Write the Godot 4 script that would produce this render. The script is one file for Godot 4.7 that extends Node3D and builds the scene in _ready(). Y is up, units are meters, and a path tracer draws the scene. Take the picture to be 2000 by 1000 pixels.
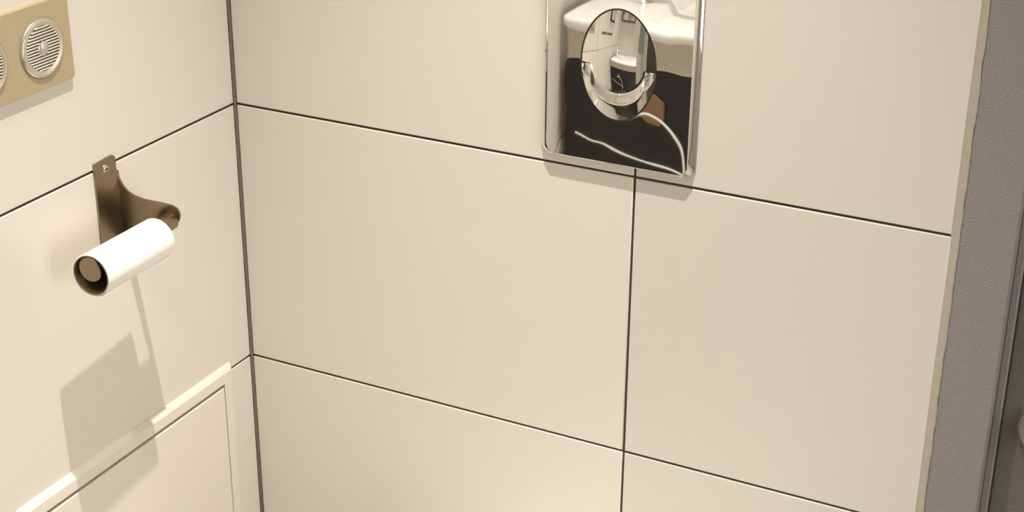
extends Node3D
# A corner of a small tiled toilet room: flush plate on the back wall, paper holder, speaker plate
# and access panel on the left wall, grey door at the right; the vanity opposite shows in the chrome.
# Units metres. Back wall is the plane z = 0, left wall the plane x = 0, y = 0 is a tile joint.

const H := 0.3                     # height of a wall tile
const FLOOR_Y := -0.63
const CEIL_Y := 1.76
const ROOM_X := 1.75
const ROOM_Z := 1.12
const FRONT_T := 0.18            # thickness of the wall with the doorway
const FILL_ENERGY := 0.64  # strength of the added fill at the right wall
const LAMP := Vector3(0.44, 1.742, 0.338)

var taken := {}
var mat := {}
var LEFT := Transform3D(Basis(Vector3(0, 0, -1), Vector3(0, 1, 0), Vector3(1, 0, 0)), Vector3.ZERO)

# ---------------------------------------------------------------- helpers
func numbered(called: String) -> String:
	if not taken.has(called):
		taken[called] = 0
		return called
	taken[called] += 1
	return "%s_%03d" % [called, taken[called]]

func thing(called: String, label: String, category: String, at: Vector3, group := "") -> Node3D:
	var o := Node3D.new()
	o.name = numbered(called)
	add_child(o)
	o.position = at
	tag(o, label, category, group)
	return o

func tag(o: Node3D, label: String, category: String, group := "") -> void:
	o.set_meta("label", label)
	o.set_meta("category", category)
	if group != "":
		o.set_meta("group", group)

func structure(called: String, label: String, category: String) -> Node3D:
	var o := Node3D.new()
	o.name = called
	add_child(o)
	tag(o, label, category)
	o.set_meta("kind", "structure")
	return o

func world_pos(n: Node3D) -> Vector3:
	var p := Vector3.ZERO
	var k: Node = n
	while k is Node3D and k != self:
		p += (k as Node3D).position
		k = k.get_parent()
	return p

func begin() -> SurfaceTool:
	var st := SurfaceTool.new()
	st.begin(Mesh.PRIMITIVE_TRIANGLES)
	return st

# the shape is given in room coordinates; the node keeps the origin of its parent
func obj(called: String, st: SurfaceTool, m: Material, parent: Node3D) -> MeshInstance3D:
	st.generate_normals()
	var o := MeshInstance3D.new()
	o.mesh = st.commit()
	o.material_override = m
	o.name = called
	parent.add_child(o, true)
	var lift := world_pos(parent)
	o.position = -lift
	return o

func tri(st: SurfaceTool, a: Vector3, b: Vector3, c: Vector3) -> void:
	st.add_vertex(a); st.add_vertex(c); st.add_vertex(b)

func quad(st: SurfaceTool, a: Vector3, b: Vector3, c: Vector3, d: Vector3) -> void:
	tri(st, a, b, c)
	tri(st, a, c, d)

# rings run anticlockwise seen from the direction the loft grows in
func loft(st: SurfaceTool, rings: Array, smooth := 1, closed := true) -> void:
	st.set_smooth_group(smooth if smooth > 0 else -1)
	for k in rings.size() - 1:
		var r0: PackedVector3Array = rings[k]
		var r1: PackedVector3Array = rings[k + 1]
		var n := r0.size()
		for i in (n if closed else n - 1):
			var j := (i + 1) % n
			quad(st, r0[i], r0[j], r1[j], r1[i])

func cap(st: SurfaceTool, ring: PackedVector3Array, flip := false) -> void:
	st.set_smooth_group(-1)
	var c := Vector3.ZERO
	for v in ring:
		c += v
	c /= ring.size()
	for i in ring.size():
		var j := (i + 1) % ring.size()
		if flip:
			tri(st, c, ring[j], ring[i])
		else:
			tri(st, c, ring[i], ring[j])

func rr(w: float, h: float, r: float, seg := 6) -> PackedVector2Array:
	var o := PackedVector2Array()
	r = min(r, min(w, h) * 0.499)
	var cs := [Vector2(w / 2 - r, h / 2 - r), Vector2(-w / 2 + r, h / 2 - r), Vector2(-w / 2 + r, -h / 2 + r), Vector2(w / 2 - r, -h / 2 + r)]
	for q in 4:
		for k in seg + 1:
			var a := PI / 2 * (q + float(k) / seg)
			o.append(cs[q] + Vector2(cos(a), sin(a)) * r)
	return o

func lift2(pts: PackedVector2Array, n: float, T: Transform3D) -> PackedVector3Array:
	var o := PackedVector3Array()
	for p in pts:
		o.append(T * Vector3(p.x, p.y, n))
	return o

# a plate with rounded corners and a bevelled front edge; T maps (u, v, n)
func plate(st: SurfaceTool, w: float, h: float, r: float, n0: float, n1: float, bev: float, T: Transform3D, seg := 6) -> void:
	var r0 := lift2(rr(w, h, r, seg), n0, T)
	var r1 := lift2(rr(w, h, r, seg), n1 - bev, T)
	var rm := lift2(rr(w - bev * 0.6, h - bev * 0.6, max(r - bev * 0.3, 0.0001), seg), n1 - bev * 0.3, T)
	var r2 := lift2(rr(w - bev * 2, h - bev * 2, max(r - bev, 0.0001), seg), n1, T)
	loft(st, [r0, r1], 1)
	loft(st, [r1, rm, r2], 2)
	cap(st, r2)
	cap(st, r0, true)

func at(T: Transform3D, u: float, v: float, n := 0.0) -> Transform3D:
	return T * Transform3D(Basis(), Vector3(u, v, n))

func box(st: SurfaceTool, a: Vector3, b: Vector3, bev := 0.0) -> void:
	var c := (a + b) / 2
	var s := b - a
	st.set_smooth_group(-1)
	if bev <= 0.0:
		var e := s / 2
		for ax in 3:
			for sg in [-1, 1]:
				var n := Vector3.ZERO; n[ax] = sg
				var u := Vector3.ZERO; u[(ax + 1) % 3] = 1
				var v := n.cross(u)
				quad(st, c + (n - u - v) * e, c + (n + u - v) * e, c + (n + u + v) * e, c + (n - u + v) * e)
		return
	var T := Transform3D(Basis(), Vector3(c.x, c.y, 0))
	var q0 := rr(s.x, s.y, bev, 3)
	var q1 := rr(s.x - bev * 2, s.y - bev * 2, bev * 0.05, 3)
	var qm := rr(s.x - bev * 0.6, s.y - bev * 0.6, bev * 0.7, 3)
	var z0 := a.z
	var z1 := b.z
	loft(st, [lift2(q1, z0, T), lift2(qm, z0 + bev * 0.3, T), lift2(q0, z0 + bev, T), lift2(q0, z1 - bev, T), lift2(qm, z1 - bev * 0.3, T), lift2(q1, z1, T)], 3)
	cap(st, lift2(q1, z1, T))
	cap(st, lift2(q1, z0, T), true)

func frame_of(d: Vector3) -> Basis:
	var w := d.normalized()
	var u := w.cross(Vector3.UP if abs(w.y) < 0.9 else Vector3.RIGHT).normalized()
	return Basis(u, w.cross(u), w)

func circle(r: float, n := 32) -> PackedVector2Array:
	var o := PackedVector2Array()
	for k in n:
		var a := TAU * k / n
		o.append(Vector2(cos(a), sin(a)) * r)
	return o

# profile: pairs (radius, distance along the axis)
func lathe(st: SurfaceTool, origin: Vector3, axis: Vector3, profile: Array, n := 40, sharp := 35.0) -> void:
	var T := Transform3D(frame_of(axis), origin)
	var group := 1
	for k in profile.size() - 1:
		if k > 0:
			var d0: Vector2 = (profile[k] - profile[k - 1])
			var d1: Vector2 = (profile[k + 1] - profile[k])
			if abs(rad_to_deg(d0.angle_to(d1))) > sharp:
				group += 1
		loft(st, [lift2(circle(max(profile[k].x, 0.00001), n), profile[k].y, T), lift2(circle(max(profile[k + 1].x, 0.00001), n), profile[k + 1].y, T)], group)

func tube(st: SurfaceTool, pts: PackedVector3Array, r: float, n := 12) -> void:
	var rings := []
	var u := Vector3.ZERO
	for k in pts.size():
		var d := (pts[min(k + 1, pts.size() - 1)] - pts[max(k - 1, 0)]).normalized()
		if k == 0:
			u = frame_of(d).x
		else:
			u = (u - d * u.dot(d)).normalized()
		var v := d.cross(u)
		var ring := PackedVector3Array()
		for q in n:
			var a := TAU * q / n
			ring.append(pts[k] + (u * cos(a) + v * sin(a)) * r)
		rings.append(ring)
	loft(st, rings, 1)
	cap(st, rings[rings.size() - 1])
	cap(st, rings[0], true)

func smooth_line(ctrl: Array, steps := 10) -> PackedVector3Array:
	var c := Curve3D.new()
	for i in ctrl.size():
		var a: Vector3 = ctrl[max(i - 1, 0)]
		var b: Vector3 = ctrl[min(i + 1, ctrl.size() - 1)]
		var t := (b - a) / 6.0
		c.add_point(ctrl[i], -t, t)
	var o := PackedVector3Array()
	for i in ctrl.size() - 1:
		for k in steps:
			o.append(c.sample(i, float(k) / steps))
	o.append(ctrl[ctrl.size() - 1])
	return o

# flat sheet cut along an outline, from n0 to n1
func sheet(st: SurfaceTool, outline: PackedVector2Array, n0: float, n1: float, T: Transform3D) -> void:
	var pts := outline
	if Geometry2D.is_polygon_clockwise(pts):
		pts.reverse()
	var r0 := lift2(pts, n0, T)
	var r1 := lift2(pts, n1, T)
	loft(st, [r0, r1], 1)
	st.set_smooth_group(-1)
	var ix := Geometry2D.triangulate_polygon(pts)
	for k in range(0, ix.size(), 3):
		var a := ix[k]; var b := ix[k + 1]; var c := ix[k + 2]
		if (pts[b] - pts[a]).cross(pts[c] - pts[a]) < 0:
			var s := b; b = c; c = s
		tri(st, r1[a], r1[b], r1[c])
		tri(st, r0[a], r0[c], r0[b])

# ---------------------------------------------------------------- materials
func paint(r: int, g: int, b: int, rough: float, metal := 0.0) -> StandardMaterial3D:
	var m := StandardMaterial3D.new()
	m.albedo_color = Color8(r, g, b)
	m.roughness = rough
	m.metallic = metal
	return m

func noise_tex(seed_: int, freq: float, a: Color, b: Color, size := 512, normal := 0.0, octaves := 4) -> NoiseTexture2D:
	var n := FastNoiseLite.new()
	n.seed = seed_
	n.noise_type = FastNoiseLite.TYPE_SIMPLEX_SMOOTH
	n.frequency = freq
	n.fractal_octaves = octaves
	var t := NoiseTexture2D.new()
	t.width = size
	t.height = size
	t.seamless = true
	t.noise = n
	if normal > 0.0:
		t.as_normal_map = true
		t.bump_strength = normal
	else:
		var g := Gradient.new()
		g.set_color(0, a)
		g.set_color(1, b)
		t.color_ramp = g
	return t

func grained(m: StandardMaterial3D, seed_: int, spread: float, per_metre: float, freq := 0.02, bump := 0.0, bump_freq := 0.1) -> StandardMaterial3D:
	var lo := Color(1.0 - spread, 1.0 - spread, 1.0 - spread)
	m.albedo_texture = noise_tex(seed_, freq, lo, Color(1, 1, 1))
	m.uv1_triplanar = true
	m.uv1_world_triplanar = true
	m.uv1_scale = Vector3.ONE * per_metre
	if bump > 0.0:
		m.normal_enabled = true
		m.normal_texture = noise_tex(seed_ + 7, bump_freq, Color.BLACK, Color.WHITE, 512, bump)
		m.normal_scale = 1.0
	return m

func make_materials() -> void:
	mat.tiles = []
	for k in 4:
		var c: Color = [Color8(229, 221, 210), Color8(228, 220, 209), Color8(230, 222, 211), Color8(219, 212, 202)][k]
		var m := StandardMaterial3D.new()
		m.albedo_color = c
		m.roughness = 0.34
		mat.tiles.append(grained(m, 11 + k, 0.03, 6.0, 0.25))
	mat.grout = grained(paint(88, 77, 66, 0.9), 31, 0.35, 14.0, 0.05)
	mat.corner = grained(paint(140, 126, 112, 0.8), 32, 0.35, 14.0, 0.05)
	mat.chrome = paint(236, 234, 230, 0.02, 1.0)
	mat.chrome_edge = paint(236, 234, 230, 0.06, 1.0)
	mat.black = paint(34, 32, 31, 0.5)          # black lacquer of the rail and picture frame
	mat.plastic_and_gap_shade = paint(132, 128, 122, 0.6)  # plastic of the button well; also the painted gap shade round the speaker
	mat.edge_shade_grey = paint(92, 88, 84, 0.8)  # shade of the gap behind the flush plate, put into colour
	mat.slot_backing = paint(74, 70, 64, 0.9)  # dark grey disc behind the slats
	mat.masonry = paint(168, 158, 146, 0.9)
	mat.steel = grained(paint(164, 147, 124, 0.28, 1.0), 41, 0.12, 30.0, 0.03)
	mat.steel_screw = paint(205, 196, 180, 0.22, 1.0)
	mat.paper = grained(paint(250, 247, 238, 0.95), 51, 0.02, 40.0, 0.05, 2.0, 0.08)
	mat.card = grained(paint(118, 96, 74, 0.9), 52, 0.2, 40.0, 0.05)
	mat.plastic = paint(232, 223, 210, 0.30)
	mat.champagne = grained(paint(194, 178, 144, 0.40, 0.30), 61, 0.06, 60.0, 0.2)
	mat.ring = paint(212, 202, 184, 0.26, 0.75)
	mat.slat = paint(228, 222, 210, 0.3, 0.4)
	mat.grey = grained(paint(148, 143, 142, 0.6), 71, 0.10, 9.0, 0.15, 3.0, 0.12)
	mat.door = grained(paint(110, 106, 105, 0.6), 72, 0.10, 9.0, 0.15, 3.0, 0.12)
	mat.caulk = grained(paint(206, 197, 178, 0.7), 73, 0.25, 30.0, 0.06, 5.0, 0.06)
	mat.ceil = paint(240, 236, 228, 0.9)
	mat.wall = grained(paint(232, 226, 216, 0.8), 74, 0.04, 4.0, 0.05)
	mat.floor = grained(paint(234, 226, 214, 0.45), 75, 0.12, 3.0, 0.04)
	mat.ceramic = paint(244, 243, 238, 0.08)
	mat.taupe = grained(paint(212, 202, 188, 0.5), 81, 0.08, 6.0, 0.05)
	mat.towel = grained(paint(150, 166, 146, 0.95), 84, 0.15, 40.0, 0.1)
	mat.bronze = grained(paint(150, 118, 88, 0.4), 85, 0.25, 30.0, 0.08)
	mat.cord = paint(240, 238, 232, 0.4)
	mat.jamb = paint(196, 204, 192, 0.4)
	# black front with pale hair-thin streaks
	var m2 := paint(26, 25, 28, 0.35)
	mat.black_front = m2
	mat.logo = paint(70, 66, 62, 0.5)
	var lamp := StandardMaterial3D.new()
	lamp.albedo_color = Color(1, 1, 1)
	lamp.emission_enabled = true
	lamp.emission = Color(1.0, 0.93, 0.82)
	lamp.emission_energy_multiplier = 1.5
	mat.lamp = lamp
	var sp := StandardMaterial3D.new()  # glow for the added fill window
	sp.albedo_color = Color(0.9, 0.9, 0.9)
	sp.emission_enabled = true
	sp.emission = Color(0.96, 0.98, 1.0)
	sp.emission_energy_multiplier = 1.0
	mat.fill_pane = sp

# ---------------------------------------------------------------- the room
func set_view() -> void:
	var cam := Camera3D.new()
	cam.name = "camera"
	cam.fov = rad_to_deg(2.0 * atan(500.0 / 3149.5))
	cam.transform = Transform3D(Basis(
		Vector3(0.89228462, 0.00730241, -0.45141426),
		Vector3(-0.19090634, 0.91218302, -0.36259744),
		Vector3(0.40912459, 0.40971796, 0.81532096)), Vector3(0.992668, 0.855116, 1.320147))
	cam.near = 0.02
	add_child(cam)
	cam.current = true
	var we := WorldEnvironment.new()
	we.name = "environment"
	var e := Environment.new()
	e.background_mode = Environment.BG_COLOR
	e.background_color = Color(0, 0, 0)
	e.tonemap_mode = Environment.TONE_MAPPER_LINEAR
	e.tonemap_exposure = 1.04
	e.sdfgi_enabled = true
	e.ssao_enabled = true
	e.ssil_enabled = true
	we.environment = e
	add_child(we)

func downlight(at_: Vector3, label: String, energy: float, half_angle: float, size: float) -> void:
	var t := thing("ceiling_downlight", label, "lamp", at_, "round recessed ceiling lamps")
	var st := begin()
	lathe(st, Vector3(at_.x, CEIL_Y, at_.z), Vector3.DOWN, [Vector2(0.048, 0.0), Vector2(0.048, 0.004), Vector2(0.044, 0.006), Vector2(0.034, 0.006), Vector2(0.031, 0.0)])
	obj("trim_ring", st, mat.chrome_edge, t)
	st = begin()
	lathe(st, Vector3(at_.x, CEIL_Y - 0.001, at_.z), Vector3.DOWN, [Vector2(0.031, 0.0), Vector2(0.028, 0.003), Vector2(0.0, 0.004)])
	obj("lamp_lens", st, mat.lamp, t)
	var l := SpotLight3D.new()
	l.name = "spot"
	l.light_color = Color(1.0, 0.97, 0.93)
	l.light_energy = energy
	l.light_size = size
	l.spot_range = 8.0
	l.spot_attenuation = 2.0
	l.spot_angle = half_angle
	l.spot_angle_attenuation = 1.0
	l.shadow_enabled = true
	t.add_child(l)
	l.position = Vector3(0, CEIL_Y - 0.012 - at_.y, 0)
	l.rotation_degrees.x = -90

func lights() -> void:
	downlight(LAMP, "round chrome-rimmed ceiling lamp above the flush plate", 4.5, 26.5, 0.007)
	downlight(Vector3(0.30, 1.742, 0.95), "added round chrome-rimmed fill lamp above the washbasin", 1.6, 42.0, 0.05)  # unseen lamp, added to lift the fill light
	# added fill light, shaped as a frosted window in the right wall
	var w := structure("window_1", "added fill light shaped as a white framed frosted window in the right wall", "window")
	w.position = Vector3(ROOM_X - 0.001, 0.40, 0.66)
	var st := begin()
	for s in [[-0.35, -0.46, -0.30, 0.46], [0.30, -0.46, 0.35, 0.46], [-0.30, 0.41, 0.30, 0.46], [-0.30, -0.46, 0.30, -0.41]]:
		st = begin()
		box(st, w.position + Vector3(-0.03, s[1], s[0]), w.position + Vector3(0.0, s[3], s[2]), 0.003)
		obj("added_frame", st, mat.ceil, w)
	st = begin()
	box(st, w.position + Vector3(-0.012, -0.411, -0.301), w.position + Vector3(-0.004, 0.411, 0.301))
	obj("glowing_pane", st, mat.fill_pane, w)
	var a := AreaLight3D.new()
	a.name = "fill_light"
	a.area_size = Vector2(0.60, 0.82)
	a.light_color = Color(1.0, 0.985, 0.96)
	a.light_energy = FILL_ENERGY
	a.area_range = 8.0
	a.shadow_enabled = true
	w.add_child(a)
	a.position = Vector3(-0.014, 0, 0)
	a.rotation_degrees.y = 90

var tile_cache := {}
func tile(parent: Node3D, T: Transform3D, u0: float, u1: float, v0: float, v1: float, k: int, gap := 0.0026, thick := 0.008) -> void:
	var w := u1 - u0 - gap
	var h := v1 - v0 - gap
	var key := "%.4f_%.4f" % [w, h]
	if not tile_cache.has(key):
		var st := begin()
		plate(st, w, h, 0.0006, -thick, 0.0, 0.0008, Transform3D(), 1)
		st.generate_normals()
		tile_cache[key] = st.commit()
	var o := MeshInstance3D.new()
	o.name = "tile"
	o.mesh = tile_cache[key]
	o.material_override = mat.tiles[3 if k < 0 else k % 3]
	parent.add_child(o, true)
	o.transform = at(T, (u0 + u1) / 2, (v0 + v1) / 2)

func slab(parent: Node3D, called: String, a: Vector3, b: Vector3, m: Material) -> void:
	var st := begin()
	box(st, a, b)
	obj(called, st, m, parent)

func shell() -> void:
	var rows := [FLOOR_Y, -2 * H, -H, 0.0, H, 2 * H, 3 * H, 4 * H, 5 * H, CEIL_Y]
	# back wall
	var wb := structure("wall_back", "cream tiled wall with dark joints behind the chrome flush plate", "wall")
	var XE := 0.757
	slab(wb, "grout", Vector3(-0.02, FLOOR_Y, -0.14), Vector3(XE - 0.004, CEIL_Y, -0.0022), mat.grout)
	var ID := Transform3D()
	for r in rows.size() - 1:
		tile(wb, ID, 0.0012, 0.459, rows[r], rows[r + 1], r)
		tile(wb, ID, 0.459, XE + 0.0013, rows[r], rows[r + 1], -1)
	slab(wb, "plaster", Vector3(XE - 0.004, 1.4, -0.14), Vector3(ROOM_X, CEIL_Y, -0.002), mat.wall)
	slab(wb, "plaster", Vector3(1.70, FLOOR_Y, -0.14), Vector3(ROOM_X, 1.4, -0.002), mat.wall)
	# left wall with a square opening for the access panel
	var wl := structure("wall_left", "cream tiled side wall that carries the paper holder and the access panel", "wall")
	var z0 := 0.051
	var z1 := 0.370
	var ZE := ROOM_Z
	slab(wl, "grout", Vector3(-0.03, 0.0, -0.02), Vector3(-0.0022, CEIL_Y, ZE), mat.grout)
	slab(wl, "grout", Vector3(-0.03, FLOOR_Y, -0.02), Vector3(-0.0022, -H, ZE), mat.grout)
	slab(wl, "grout", Vector3(-0.03, -H, -0.02), Vector3(-0.0022, 0.0, z0), mat.grout)
	slab(wl, "grout", Vector3(-0.03, -H, z1), Vector3(-0.0022, 0.0, ZE), mat.grout)
	slab(wl, "masonry", Vector3(-0.14, FLOOR_Y, -0.14), Vector3(-0.09, CEIL_Y, ZE + FRONT_T), mat.masonry)
	slab(wl, "masonry", Vector3(-0.09, FLOOR_Y, -0.14), Vector3(-0.03, CEIL_Y, -0.02), mat.masonry)
	var cuts := [0.0012, 0.459, 1.059, ZE]
	for r in rows.size() - 1:
		for c in 3:
			if r == 2 and c == 0:
				tile(wl, LEFT, -z0, -0.0012, rows[r], rows[r + 1], r)
				tile(wl, LEFT, -0.459, -z1, rows[r], rows[r + 1], r)
				continue
			tile(wl, LEFT, -cuts[c + 1], -cuts[c], rows[r], rows[r + 1], r + c)
	# soft joint in the corner
	var st := begin()
	var path := PackedVector3Array()
	for k in 160:
		var y := lerpf(FLOOR_Y, CEIL_Y, k / 159.0)
		path.append(Vector3(0.0004 + 0.0002 * sin(k * 1.7), y, 0.0004 + 0.0002 * sin(k * 2.3)))
	tube(st, path, 0.0021, 8)
	obj("corner_joint", st, mat.corner, wb)
	# right wall, front wall with doorway, ceiling, floor, passage
	var wr := structure("wall_right", "plain warm white wall beside the grey door", "wall")
	slab(wr, "plaster", Vector3(ROOM_X, FLOOR_Y, -0.14), Vector3(ROOM_X + 0.1, CEIL_Y, 3.1), mat.wall)
	var wf := structure("wall_front", "plain warm white wall behind the vanity with an open doorway", "wall")
	var D0 := 0.62
	var D1 := 1.42
	slab(wf, "plaster", Vector3(-0.14, FLOOR_Y, ROOM_Z), Vector3(D0, CEIL_Y, ROOM_Z + FRONT_T), mat.wall)
	slab(wf, "plaster", Vector3(D1, FLOOR_Y, ROOM_Z), Vector3(ROOM_X, CEIL_Y, ROOM_Z + FRONT_T), mat.wall)
	slab(wf, "plaster", Vector3(D0, 1.42, ROOM_Z), Vector3(D1, CEIL_Y, ROOM_Z + FRONT_T), mat.wall)
	var tr := structure("trim_1", "pale green painted casing around the open doorway", "door frame")
	for a in [[D0 - 0.06, D0 + 0.012], [D1 - 0.012, D1 + 0.06]]:
		st = begin()
		box(st, Vector3(a[0], FLOOR_Y, ROOM_Z - 0.014), Vector3(a[1], 1.49, ROOM_Z + 0.004), 0.002)
		obj("post", st, mat.jamb, tr)
	st = begin()
	box(st, Vector3(D0 + 0.012, 1.41, ROOM_Z - 0.014), Vector3(D1 - 0.012, 1.49, ROOM_Z + 0.004), 0.002)
	obj("head", st, mat.jamb, tr)
	var ce := structure("ceiling", "flat white ceiling with a round lamp", "ceiling")
	slab(ce, "plaster", Vector3(-0.14, CEIL_Y, -0.14), Vector3(ROOM_X + 0.1, CEIL_Y + 0.1, 3.1), mat.ceil)
	var fl := structure("floor", "light beige tiled floor", "floor")
	slab(fl, "grout", Vector3(-0.14, FLOOR_Y - 0.1, -0.14), Vector3(ROOM_X + 0.1, FLOOR_Y - 0.004, 3.1), mat.grout)
	for i in 4:
		for k in 7:
			st = begin()
			var x := i * 0.44
			var z := k * 0.44
			box(st, Vector3(x + 0.0015, FLOOR_Y - 0.009, z + 0.0015), Vector3(min(x + 0.4385, ROOM_X - 0.001), FLOOR_Y, min(z + 0.4385, 3.0)), 0.001)
			obj("floor_tile", st, mat.floor, fl)
	var wp := structure("wall_passage", "plain warm white wall at the end of the passage", "wall")
	slab(wp, "plaster", Vector3(-0.14, FLOOR_Y, 3.0), Vector3(ROOM_X, CEIL_Y, 3.1), mat.wall)
	slab(wp, "plaster", Vector3(-0.14, FLOOR_Y, ROOM_Z + FRONT_T), Vector3(-0.04, CEIL_Y, 3.0), mat.wall)

func grey_door() -> void:
	# painted casing beside the tiles, ragged caulk between, door leaf set back
	var d := structure("door_1", "dark grey painted door with casing at the end of the tiles", "door")
	var y1 := 1.4
	var st := begin()
	var path := PackedVector3Array()
	var fn := FastNoiseLite.new()
	fn.seed = 5
	fn.frequency = 30.0
	var rings := []
	for k in 500:
		var y := lerpf(FLOOR_Y, y1, k / 499.0)
		var wob := fn.get_noise_1d(y) * 0.0011
		var wob2 := fn.get_noise_1d(y * 2.7 + 40.0) * 0.0008
		var ring := PackedVector3Array()
		for p in [Vector2(0.7555, -0.006), Vector2(0.7556, -0.0012), Vector2(0.7588, 0.0004 + wob2), Vector2(0.7622, 0.0016 + wob2), Vector2(0.7642 + wob, 0.0012), Vector2(0.7648 + wob, -0.006)]:
			ring.append(Vector3(p.x, y, p.y))
		ring.reverse()
		rings.append(ring)
	loft(st, rings, 1)
	obj("caulk_bead", st, mat.caulk, d)
	st = begin()
	box(st, Vector3(0.7635, FLOOR_Y, -0.10), Vector3(0.811, y1, 0.0002), 0.0012)
	obj("casing", st, mat.grey, d)
	st = begin()
	box(st, Vector3(1.655, FLOOR_Y, -0.10), Vector3(1.70, y1, 0.0012), 0.0012)
	obj("casing", st, mat.grey, d)
	st = begin()
	box(st, Vector3(0.811, y1 - 0.05, -0.10), Vector3(1.655, y1, 0.0012), 0.0012)
	obj("casing", st, mat.grey, d)
	st = begin()
	box(st, Vector3(0.811, FLOOR_Y, -0.10), Vector3(0.818, y1 - 0.05, -0.018), 0.001)
	obj("stop", st, mat.grey, d)
	st = begin()
	box(st, Vector3(0.8182, FLOOR_Y + 0.006, -0.10), Vector3(1.652, y1 - 0.054, -0.022), 0.002)
	var leaf := obj("leaf", st, mat.door, d)
	st = begin()
	lathe(st, Vector3(0.861, 0.122, -0.022), Vector3(0, 0, 1), [Vector2(0.027, 0.0), Vector2(0.027, 0.006), Vector2(0.0245, 0.0085), Vector2(0.008, 0.0085), Vector2(0.008, 0.038), Vector2(0.0, 0.040)], 64)
	obj("rosette", st, mat.chrome_edge, leaf)
	st = begin()
	tube(st, PackedVector3Array([Vector3(0.861, 0.122, 0.012), Vector3(0.980, 0.122, 0.012)]), 0.008, 16)
	obj("lever_handle", st, mat.chrome_edge, leaf)

# ---------------------------------------------------------------- flush plate
func ellipse(a: float, b: float, n: int) -> PackedVector2Array:
	var o := PackedVector2Array()
	for k in n:
		var t := TAU * k / n
		o.append(Vector2(cos(t) * a, sin(t) * b))
	return o

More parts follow.
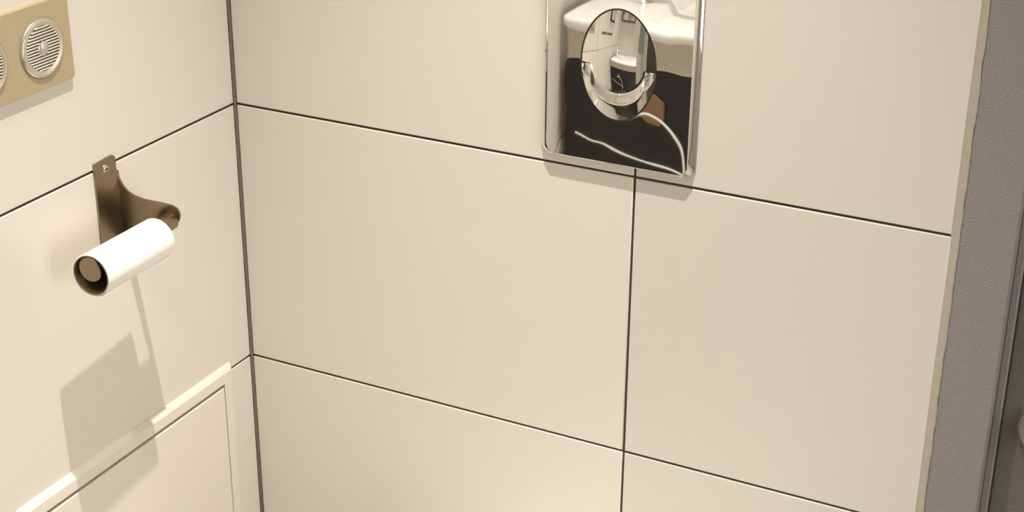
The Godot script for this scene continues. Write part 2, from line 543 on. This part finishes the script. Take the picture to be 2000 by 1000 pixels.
func flush_plate() -> void:
	var cx := 0.4405
	var w := 0.1575
	var yb := 0.3105
	var h := 0.197
	var cy := yb + h / 2
	var t := thing("flush_plate", "chrome toilet flush plate with an oval two-part button on the tiled wall", "flush plate", Vector3(cx, yb, 0))
	var N := 96
	var T := Transform3D(Basis(), Vector3(cx, cy, 0))
	var e := ellipse(1, 1, N)
	# outline sampled by angle so that it pairs with the oval hole
	var bd := 0.0056
	var outer := func(inset: float, inset_y: float, r: float) -> PackedVector2Array:
		var hw := w / 2 - inset
		var hh := h / 2 - inset_y
		var o := PackedVector2Array()
		for k in N:
			var d := Vector2(cos(TAU * k / N) * 0.62, sin(TAU * k / N)).normalized()
			# march from the centre to the rounded rectangle
			var lo := 0.0
			var hi := 0.3
			for it in 30:
				var mid := (lo + hi) / 2
				var q := (d * mid).abs() - Vector2(hw - r, hh - r)
				var sd: float = Vector2(max(q.x, 0), max(q.y, 0)).length() + min(max(q.x, q.y), 0.0) - r
				if sd < 0: lo = mid
				else: hi = mid
			o.append(d * lo)
		return o
	var st := begin()
	var a := 0.0364
	var b := 0.0522
	var oc := Vector2(0.0, -0.0005)
	var zf := 0.0058
	var o0: PackedVector2Array = outer.call(0.0006, 0.0006, 0.010)
	var o1: PackedVector2Array = outer.call(0.0, 0.0, 0.010)
	var o2: PackedVector2Array = outer.call(0.0026, 0.0002, 0.0065)
	var o3: PackedVector2Array = outer.call(bd, 0.0009, 0.0032)
	var o4: PackedVector2Array = outer.call(bd + 0.0010, 0.0019, 0.0026)
	loft(st, [lift2(o0, 0.0010, T), lift2(o1, 0.0014, T), lift2(o1, 0.0022, T)], 1)
	loft(st, [lift2(o1, 0.0022, T), lift2(o2, 0.0042, T), lift2(o3, zf + 0.0002, T)], 2)
	loft(st, [lift2(o3, zf + 0.0002, T), lift2(o4, zf, T)], 4)
	cap(st, lift2(o0, 0.0010, T), true)
	var rings := []
	for k in 15:
		var s := k / 14.0
		var ring := PackedVector3Array()
		for i in N:
			var pin := oc + Vector2(e[i].x * (a + 0.0017), e[i].y * (b + 0.0017))
			var p: Vector2 = o4[i].lerp(pin, s)
			# the sheet rolls off gently towards its left edge
			var dx: float = clamp((-0.058 - p.x) / 0.015, 0.0, 1.0)
			# pressed sheet is never quite flat
			var wave := 0.000012 * sin(p.x * 150.0 + 0.9) * sin(p.y * 95.0 + 0.6)
			ring.append(T * Vector3(p.x, p.y, zf - 0.0004 * dx * dx + wave))
		rings.append(ring)
	loft(st, rings, 5)
	loft(st, [rings[14], lift2(_oval(a + 0.0017, b + 0.0017, N, oc), 0.0012, T)], 6)
	obj("cover", st, mat.chrome, t)
	st = begin()
	cap(st, lift2(_oval(a + 0.0017, b + 0.0017, N, oc), 0.0013, T))
	obj("button_well", st, mat.plastic_and_gap_shade, t)
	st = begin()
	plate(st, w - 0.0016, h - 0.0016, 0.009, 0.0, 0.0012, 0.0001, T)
	obj("edge_shade", st, mat.edge_shade_grey, t)  # dark strip painted in for the shadow line between plate and wall
	# dome over the oval, split by a U-shaped gap
	var sag := 0.0062
	var dome := func(p: Vector2) -> float:
		var q := Vector2(p.x / a, p.y / b)
		return zf + sag * (1.0 - q.length_squared())
	var gap := 0.0011
	# the parting line: from the left rim, step, U, step, right rim (in button units)
	var line := func(x: float) -> float:
		var u: float = x / a
		if abs(u) > 0.72:
			return -0.0015
		return -0.0015 - 0.0215 * sqrt(max(0.0, 1.0 - pow(u / 0.72, 2.0)))
	var cols := 72
	var big := []
	var small := []
	for k in cols + 1:
		var th := PI * k / cols
		var x := -a * cos(th)
		var yt := b * sqrt(max(0.0, 1.0 - x * x / (a * a)))
		var yl: float = clamp(line.call(x), -yt, yt)
		var cb := PackedVector3Array()
		var cs := PackedVector3Array()
		for j in 25:
			var y := lerpf(min(yl + gap, yt), yt, j / 24.0)
			cb.append(T * Vector3(x + oc.x, y + oc.y, dome.call(Vector2(x, y))))
		for j in 25:
			var f := j / 24.0
			var y := lerpf(-yt, max(yl - gap, -yt), f)
			# the lower button dips towards the parting line
			var wdt: float = max(0.0, yl + yt)
			var lip: float = -0.0038 * smoothstep(0.42, 1.0, f) * clamp(wdt / 0.025, 0.0, 1.0)
			cs.append(T * Vector3(x + oc.x, y + oc.y, dome.call(Vector2(x, y)) + lip))
		big.append(cb)
		small.append(cs)
	st = begin()
	_patch(st, big)
	_skirt(st, big, 0.0014)
	var bb := obj("full_flush_button", st, mat.chrome, t)
	st = begin()
	_patch(st, small)
	_skirt(st, small, 0.0014)
	obj("half_flush_button", st, mat.chrome, t)
	var tm := TextMesh.new()
	var sf := SystemFont.new()
	sf.font_names = PackedStringArray(["Droid Sans"])
	sf.font_weight = 700
	tm.font = sf
	tm.text = "GROHE"
	tm.font_size = 16
	tm.pixel_size = 0.00021
	tm.depth = 0.0002
	var lg := MeshInstance3D.new()
	lg.name = "lettering"
	lg.mesh = tm
	lg.material_override = mat.logo
	bb.add_child(lg)
	var lp := Vector2(-0.0105, 0.0295)
	lg.position = T * Vector3(lp.x, lp.y, dome.call(lp) + 0.0002)
	lg.rotation = Vector3(-2 * sag * lp.y / (b * b) * 1.0, 2 * sag * lp.x / (a * a), 0)

func _oval(a: float, b: float, n: int, c: Vector2) -> PackedVector2Array:
	var o := ellipse(a, b, n)
	for i in n:
		o[i] += c
	return o

func _patch(st: SurfaceTool, cols: Array) -> void:
	st.set_smooth_group(1)
	for k in cols.size() - 1:
		var c0: PackedVector3Array = cols[k]
		var c1: PackedVector3Array = cols[k + 1]
		for j in c0.size() - 1:
			quad(st, c0[j], c1[j], c1[j + 1], c0[j + 1])

func _skirt(st: SurfaceTool, cols: Array, z: float) -> void:
	st.set_smooth_group(2)
	for k in cols.size() - 1:
		for e in [0, cols[k].size() - 1]:
			var p: Vector3 = cols[k][e]
			var q: Vector3 = cols[k + 1][e]
			var p2 := Vector3(p.x, p.y, z)
			var q2 := Vector3(q.x, q.y, z)
			if e == 0:
				quad(st, p2, q2, q, p)
			else:
				quad(st, p, q, q2, p2)

# ---------------------------------------------------------------- left wall fittings
func paper_holder() -> void:
	var t := thing("paper_holder", "brushed steel toilet paper holder screwed to the left wall", "paper holder", Vector3(0, 0.21, 0.21))
	# back plate with a narrower top tab
	var st := begin()
	var T := LEFT
	var za := 0.1935
	var zl := 0.2272
	var o := PackedVector2Array()
	for p in [Vector2(-zl, 0.205), Vector2(-zl, 0.307)]:
		o.append(p)
	for k in 7:
		var an := PI / 2 * (1.0 - k / 6.0)
		o.append(Vector2(-0.2015 + 0.005 * cos(an), 0.3035 + 0.005 * sin(an)))
	o.append(Vector2(-0.1965, 0.2925))
	o.append(Vector2(-za, 0.2905))
	o.append(Vector2(-za, 0.205))
	sheet(st, o, 0.0, 0.0022, T)
	obj("back_plate", st, mat.steel, t)
	# arm: sheet standing out from the wall, leaning a little to the corner
	st = begin()
	var curve := PackedVector2Array([Vector2(0.0, 0.2905), Vector2(0.0031, 0.2820), Vector2(0.0062, 0.2760), Vector2(0.0110, 0.2702), Vector2(0.0171, 0.2666), Vector2(0.0265, 0.2640), Vector2(0.0371, 0.2631), Vector2(0.0476, 0.2622), Vector2(0.0560, 0.2608), Vector2(0.0605, 0.2586), Vector2(0.0628, 0.2552), Vector2(0.0634, 0.2510), Vector2(0.0622, 0.2460), Vector2(0.0590, 0.2415), Vector2(0.0540, 0.2390), Vector2(0.0480, 0.2375), Vector2(0.0400, 0.2345), Vector2(0.0200, 0.2220), Vector2(0.0, 0.2130)])
	sheet(st, curve, -0.0011, 0.0011, Transform3D(Basis(Vector3(1, 0, -0.2), Vector3(0, 1, 0), Vector3(0, 0, 1)), Vector3(0, 0, za + 0.0015)))
	obj("arm", st, mat.steel, t)
	# spindle with a wider end cap
	st = begin()
	var ra := Vector3(0.0528, 0.2442, 0.1835)
	var rb := Vector3(0.0560, 0.2424, 0.3064)
	var rl := ra.distance_to(rb)
	lathe(st, ra, rb - ra, [Vector2(0.0, -0.0008), Vector2(0.0086, 0.0), Vector2(0.0088, rl - 0.004), Vector2(0.0120, rl - 0.004), Vector2(0.0122, rl - 0.0006), Vector2(0.0116, rl), Vector2(0.0, rl)], 48)
	obj("spindle", st, mat.steel, t)
	st = begin()
	var sc := Vector3(0.0022, 0.2985, 0.2120)
	lathe(st, sc, Vector3(1, 0, 0), [Vector2(0.0044, 0.0), Vector2(0.0042, 0.0008), Vector2(0.0030, 0.0018), Vector2(0.0012, 0.0020)], 24, 60.0)
	var s := obj("screw", st, mat.steel_screw, t)
	st = begin()
	lathe(st, sc + Vector3(0.0012, 0, 0), Vector3(1, 0, 0), [Vector2(0.0012, 0.0), Vector2(0.0, 0.0001)], 6)
	obj("recess", st, mat.steel, s)
	# the nearly empty roll hanging on the spindle
	var r := thing("toilet_roll", "nearly empty white toilet paper roll on the steel holder", "toilet paper", Vector3(0.06, 0.22, 0.26))
	var ro := 0.0202
	var ri := 0.0189
	var rf := Vector3(0.0566, 0.2366, 0.3062)
	var c := Vector3(0.0528, 0.2346, 0.2060)
	var L := rf.distance_to(c)
	var ax := (rf - c).normalized()
	st = begin()
	lathe(st, c, ax, [Vector2(ri, 0.0), Vector2(ro - 0.0003, 0.0), Vector2(ro, 0.0006), Vector2(ro, L - 0.0006), Vector2(ro - 0.0003, L), Vector2(ri, L)], 64)
	# loose end of the last sheet, lying against the roll
	var rings := []
	for k in 15:
		var an := deg_to_rad(-40.0 - 75.0 * k / 14.0)
		var rad := ro + 0.0002 + 0.0006 * sin(PI * k / 14.0)
		var rd := (Vector3(cos(an), sin(an), 0.0) - ax * ax.dot(Vector3(cos(an), sin(an), 0.0))).normalized() * rad
		rings.append(PackedVector3Array([c + rd + ax * 0.001, c + rd + ax * (L - 0.002)]))
	loft(st, rings, 7, false)
	obj("paper", st, mat.paper, r)
	st = begin()
	lathe(st, c, ax, [Vector2(ri, L + 0.0006), Vector2(ri - 0.0007, L + 0.0006), Vector2(ri - 0.0007, -0.0006), Vector2(ri, -0.0006)], 64)
	obj("core", st, mat.card, r)

func speaker_plate() -> void:
	var yb := 0.3985
	var yt := 0.4765
	var zr := 0.2415
	var zl := 0.3900
	var th := 0.0046
	var t := thing("wall_plate", "champagne metal wall plate with a round speaker on the left wall", "wall plate", Vector3(0, yb, (zr + zl) / 2))
	var T := at(LEFT, -(zr + zl) / 2, (yb + yt) / 2)
	var st := begin()
	plate(st, zl - zr, yt - yb, 0.0028, 0.0, th, 0.0008, T)
	obj("frame", st, mat.champagne, t)
	for k in 2:
		var c := Vector3(th, 0.4362, 0.2800 + 0.071 * k)
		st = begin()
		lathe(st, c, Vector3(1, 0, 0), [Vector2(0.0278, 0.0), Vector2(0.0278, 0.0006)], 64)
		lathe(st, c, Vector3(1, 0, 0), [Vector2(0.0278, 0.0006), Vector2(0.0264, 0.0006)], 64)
		obj("gap_shade_ring", st, mat.plastic_and_gap_shade, t)  # darker ring painted in for the shadow gap around the speaker
		st = begin()
		lathe(st, c, Vector3(1, 0, 0), [Vector2(0.0268, 0.0), Vector2(0.0268, 0.0014), Vector2(0.0254, 0.0024), Vector2(0.0234, 0.0024), Vector2(0.0205, 0.0016)], 64, 60.0)
		var rg := obj("speaker_ring", st, mat.ring, t)
		st = begin()
		lathe(st, c, Vector3(1, 0, 0), [Vector2(0.0206, 0.0001), Vector2(0.0, 0.0001)], 48)
		obj("slot_backing", st, mat.slot_backing, rg)
		st = begin()
		lathe(st, c, Vector3(1, 0, 0), [Vector2(0.0068, 0.0006), Vector2(0.0068, 0.0022), Vector2(0.0062, 0.0027), Vector2(0.0, 0.0029)], 32, 50.0)
		obj("centre_cap", st, mat.ring, rg)
		# fifteen slats between narrow slots
		var n := 15
		var pitch := 0.0406 / n
		for j in n:
			var v := -0.0203 + pitch * (j + 0.5)
			var half := sqrt(0.0207 * 0.0207 - v * v)
			var pieces := [[-half, half]]
			if abs(v) < 0.0062:
				var inn := sqrt(0.0066 * 0.0066 - v * v)
				pieces = [[-half, -inn], [inn, half]]
			for p in pieces:
				st = begin()
				plate(st, p[1] - p[0], pitch * 0.52, 0.0002, 0.0001, 0.0024, 0.0003, at(LEFT, -c.z + (p[0] + p[1]) / 2, c.y + v, c.x), 1)
				obj("slat", st, mat.slat, rg)

func access_panel() -> void:
	var z0 := 0.0410
	var z1 := 0.3800
	var y1 := 0.0105
	var y0 := -H - 0.0105
	var t := thing("access_panel", "white framed square access panel low on the left wall", "access panel", Vector3(0, y0, (z0 + z1) / 2))
	var T := at(LEFT, -(z0 + z1) / 2, (y0 + y1) / 2)
	var w := z1 - z0
	var h := y1 - y0
	var st := begin()
	var f := func(ins: float, r: float) -> PackedVector2Array: return rr(w - 2 * ins, h - 2 * ins, r, 4)
	# flange: bevelled outer edge, flat face, inner lip going into the wall
	var F: Array = [[0.0, 0.003, 0.0], [0.0005, 0.003, 0.0012], [0.0048, 0.002, 0.0056], [0.0062, 0.0015, 0.0062], [0.0175, 0.0008, 0.0062], [0.0185, 0.0006, 0.0056], [0.0185, 0.0006, -0.040]]
	for k in F.size() - 1:
		loft(st, [lift2(f.call(F[k][0], F[k][1]), F[k][2], T), lift2(f.call(F[k + 1][0], F[k + 1][1]), F[k + 1][2], T)], [1, 2, 2, 4, 5, 6][k])
	obj("frame", st, mat.plastic, t)
	st = begin()
	plate(st, w - 2 * 0.0198, h - 2 * 0.0215, 0.0008, -0.030, 0.0060, 0.0013, at(T, 0, -0.0008), 3)
	obj("hatch", st, mat.plastic, t)

# ---------------------------------------------------------------- what the chrome mirrors
func vanity() -> void:
	var x0 := 0.022
	var x1 := 0.44
	var zf := 0.80
	var yb := 0.187
	var t := thing("vanity_cabinet", "vanity cabinet with taupe top rail and black front across from the flush plate", "cabinet", Vector3((x0 + x1) / 2, -0.40, zf))
	var st := begin()
	box(st, Vector3(x0, -0.40, zf + 0.018), Vector3(x1, 0.118, ROOM_Z - 0.002), 0.002)
	obj("body", st, mat.taupe, t)
	st = begin()
	box(st, Vector3(x0, 0.139, zf), Vector3(x1, yb - 0.001, zf + 0.018), 0.0015)
	obj("top_rail", st, mat.taupe, t)
	st = begin()
	box(st, Vector3(x0, -0.40, zf - 0.001), Vector3(x1, 0.137, zf + 0.018), 0.001)
	obj("door", st, mat.black_front, t)
	# brown holder with a pale cord hanging across the black front
	var hk := thing("spray_holder", "small brown triangular holder with a pale cord on the black cabinet front", "holder", Vector3(0.165, 0.058, zf - 0.001))
	st = begin()
	var TB := Transform3D(Basis(Vector3(-1, 0, 0), Vector3(0, 1, 0), Vector3(0, 0, -1)), Vector3(0, 0, zf - 0.001))
	sheet(st, PackedVector2Array([Vector2(-0.1448, 0.070), Vector2(-0.163, 0.103), Vector2(-0.170, 0.105), Vector2(-0.183, 0.094), Vector2(-0.185, 0.068), Vector2(-0.176, 0.058), Vector2(-0.158, 0.060)]), 0.0, 0.006, TB)
	obj("bracket", st, mat.bronze, hk)
	st = begin()
	tube(st, smooth_line([Vector3(0.135, 0.064, zf - 0.012), Vector3(0.150, 0.073, zf - 0.014), Vector3(0.165, 0.075, zf - 0.014), Vector3(0.186, 0.067, zf - 0.012), Vector3(0.207, 0.047, zf - 0.01), Vector3(0.219, 0.018, zf - 0.008), Vector3(0.222, -0.05, zf - 0.006), Vector3(0.215, -0.2, zf - 0.006)]), 0.0020)
	obj("cord", st, mat.cord, hk)
	var c2 := thing("cord", "thin pale cord slanting across the black cabinet front", "cord", Vector3(0.12, -0.01, zf - 0.004))
	st = begin()
	tube(st, smooth_line([Vector3(0.0418, 0.0243, zf - 0.004), Vector3(0.065, 0.0175, zf - 0.004), Vector3(0.0887, 0.0165, zf - 0.004), Vector3(0.118, 0.004, zf - 0.004), Vector3(0.148, -0.001, zf - 0.004), Vector3(0.19, -0.006, zf - 0.004), Vector3(0.24, -0.02, zf - 0.004)]), 0.0015)
	obj("cable", st, mat.cord, c2)
	# basin
	var b := thing("washbasin", "white ceramic washbasin on the vanity cabinet", "washbasin", Vector3((x0 + x1) / 2, yb, 0.95))
	st = begin()
	var bz0 := 0.785
	var bw := x1 - x0 + 0.01
	var bd := ROOM_Z - 0.002 - bz0
	var B := Transform3D(Basis(Vector3(1, 0, 0), Vector3(0, 0, -1), Vector3(0, 1, 0)), Vector3((x0 + x1) / 2, 0, bz0 + bd / 2))
	var yr := yb + 0.018
	# thin rim slab; the bowl sinks into the cabinet at its right
	loft(st, [lift2(rr(bw - 0.012, bd - 0.012, 0.012), yb, B), lift2(rr(bw - 0.002, bd - 0.002, 0.016), yb + 0.004, B), lift2(rr(bw, bd, 0.018), yb + 0.012, B), lift2(rr(bw - 0.004, bd - 0.004, 0.016), yr - 0.001, B), lift2(rr(bw - 0.012, bd - 0.012, 0.014), yr, B)], 1)
	cap(st, lift2(rr(bw - 0.012, bd - 0.012, 0.012), yb, B), true)
	var B2 := at(B, 0.045, 0.0)
	# rim: from the outer edge to the bowl, then down
	var q0 := lift2(rr(bw - 0.012, bd - 0.012, 0.014, 8), yr, B)
	var q1 := lift2(rr(bw - 0.14, bd - 0.06, 0.05, 8), yr - 0.001, B2)
	var q2 := lift2(rr(bw - 0.15, bd - 0.07, 0.05, 8), yr - 0.008, B2)
	var q3 := lift2(rr(bw - 0.19, bd - 0.11, 0.05, 8), yr - 0.060, B2)
	var q4 := lift2(rr(0.05, 0.05, 0.02, 8), yr - 0.066, B2)
	loft(st, [q0, q1], 2)
	loft(st, [q1, q2, q3, q4], 3)
	cap(st, q4)
	obj("bowl", st, mat.ceramic, b)
	st = begin()
	lathe(st, B2 * Vector3(0, 0, yr - 0.066), Vector3.UP, [Vector2(0.022, 0.0), Vector2(0.021, 0.003), Vector2(0.015, 0.003), Vector2(0.012, 0.001), Vector2(0.0, 0.001)], 24)
	obj("drain", st, mat.chrome_edge, b)
	# faucet at the left of the bowl
	var fx := 0.075
	var fz := 0.935
	var f := thing("faucet", "chrome single-lever faucet on the washbasin rim beside the bowl", "faucet", Vector3(fx, yr, fz))
	st = begin()
	lathe(st, Vector3(fx, yr, fz), Vector3.UP, [Vector2(0.026, 0.0), Vector2(0.026, 0.006), Vector2(0.021, 0.009), Vector2(0.019, 0.10), Vector2(0.017, 0.104), Vector2(0.0, 0.104)], 32)
	obj("body", st, mat.chrome_edge, f)
	st = begin()
	tube(st, smooth_line([Vector3(fx + 0.01, yr + 0.062, fz), Vector3(fx + 0.05, yr + 0.075, fz), Vector3(fx + 0.095, yr + 0.066, fz), Vector3(fx + 0.105, yr + 0.05, fz)]), 0.010, 16)
	obj("spout", st, mat.chrome_edge, f)
	st = begin()
	tube(st, smooth_line([Vector3(fx, yr + 0.100, fz), Vector3(fx, yr + 0.115, fz), Vector3(fx + 0.055, yr + 0.128, fz)]), 0.006, 12)
	obj("lever", st, mat.chrome_edge, f)
	# mirror above, picture on the side wall, towel on a rail
	var mr := thing("wall_mirror", "framed mirror on the wall above the washbasin", "mirror", Vector3(0.25, 0.62, ROOM_Z))
	st = begin()
	box(st, Vector3(0.06, 0.55, ROOM_Z - 0.02), Vector3(0.36, 1.05, ROOM_Z - 0.001), 0.004)
	obj("frame", st, mat.bronze, mr)
	st = begin()
	box(st, Vector3(0.08, 0.57, ROOM_Z - 0.022), Vector3(0.34, 1.03, ROOM_Z - 0.0195))
	obj("glass", st, mat.chrome, mr)
	var pc := thing("picture_frame", "small dark framed picture on the left wall near the washbasin", "picture", Vector3(0, 0.5, 0.80))
	st = begin()
	plate(st, 0.15, 0.18, 0.002, 0.0, 0.014, 0.002, at(LEFT, -0.80, 0.59))
	obj("frame", st, mat.black, pc)
	st = begin()
	plate(st, 0.12, 0.15, 0.001, 0.010, 0.0146, 0.0004, at(LEFT, -0.80, 0.59))
	obj("print", st, mat.taupe, pc)
	var tw := thing("hand_towel", "grey green towel hanging beside the washbasin", "towel", Vector3(0.51, 0.2, ROOM_Z))
	st = begin()
	var rings := []
	for k in 9:
		var y := lerpf(0.25, 0.80, k / 8.0)
		rings.append(lift2(rr(0.085 + 0.006 * sin(k * 1.3), 0.022, 0.01, 5), y, Transform3D(Basis(Vector3(1, 0, 0), Vector3(0, 0, -1), Vector3(0, 1, 0)), Vector3(0.51, 0, ROOM_Z - 0.035))))
	loft(st, rings, 1)
	cap(st, rings[8]); cap(st, rings[0], true)
	obj("cloth", st, mat.towel, tw)
	st = begin()
	tube(st, PackedVector3Array([Vector3(0.46, 0.79, ROOM_Z - 0.035), Vector3(0.555, 0.79, ROOM_Z - 0.035)]), 0.006)
	tube(st, PackedVector3Array([Vector3(0.463, 0.79, ROOM_Z - 0.035), Vector3(0.463, 0.79, ROOM_Z - 0.001)]), 0.006)
	var tr := thing("towel_rail", "short black towel rail beside the washbasin", "towel rail", Vector3(0.51, 0.79, ROOM_Z))
	obj("rail", st, mat.black, tr)

func toilet() -> void:
	var t := thing("toilet", "white wall-hung toilet under the flush plate", "toilet", Vector3(0.44, -0.55, 0.27))
	var shape := func(w: float, z0: float, z1: float) -> PackedVector2Array:
		var o := PackedVector2Array()
		for k in 40:
			var a := TAU * k / 40
			var s := sin(a)
			var c := cos(a)
			var x: float = w / 2 * sign(c) * pow(abs(c), 0.8)
			var z: float = (z0 + z1) / 2 + (z1 - z0) / 2 * sign(s) * pow(abs(s), 0.8 if s > 0 else 0.35)
			o.append(Vector2(x, -z))
		o.reverse()
		return o
	var T := Transform3D(Basis(Vector3(1, 0, 0), Vector3(0, 0, -1), Vector3(0, 1, 0)), Vector3(0.44, 0, 0))
	var st := begin()
	var rg := [lift2(shape.call(0.18, 0.002, 0.22), -0.55, T), lift2(shape.call(0.22, 0.002, 0.32), -0.50, T), lift2(shape.call(0.32, 0.002, 0.46), -0.36, T), lift2(shape.call(0.36, 0.002, 0.52), -0.26, T), lift2(shape.call(0.36, 0.002, 0.525), -0.24, T)]
	loft(st, rg, 1)
	cap(st, rg[4]); cap(st, rg[0], true)
	obj("bowl", st, mat.ceramic, t)
	st = begin()
	rg = [lift2(shape.call(0.355, 0.05, 0.52), -0.239, T), lift2(shape.call(0.365, 0.05, 0.53), -0.235, T), lift2(shape.call(0.365, 0.05, 0.53), -0.222, T), lift2(shape.call(0.35, 0.06, 0.515), -0.216, T)]
	loft(st, rg, 1)
	cap(st, rg[3]); cap(st, rg[0], true)
	obj("seat_lid", st, mat.ceramic, t)

func _ready() -> void:
	make_materials()
	set_view()
	lights()
	shell()
	grey_door()
	flush_plate()
	paper_holder()
	speaker_plate()
	access_panel()
	vanity()
	toilet()
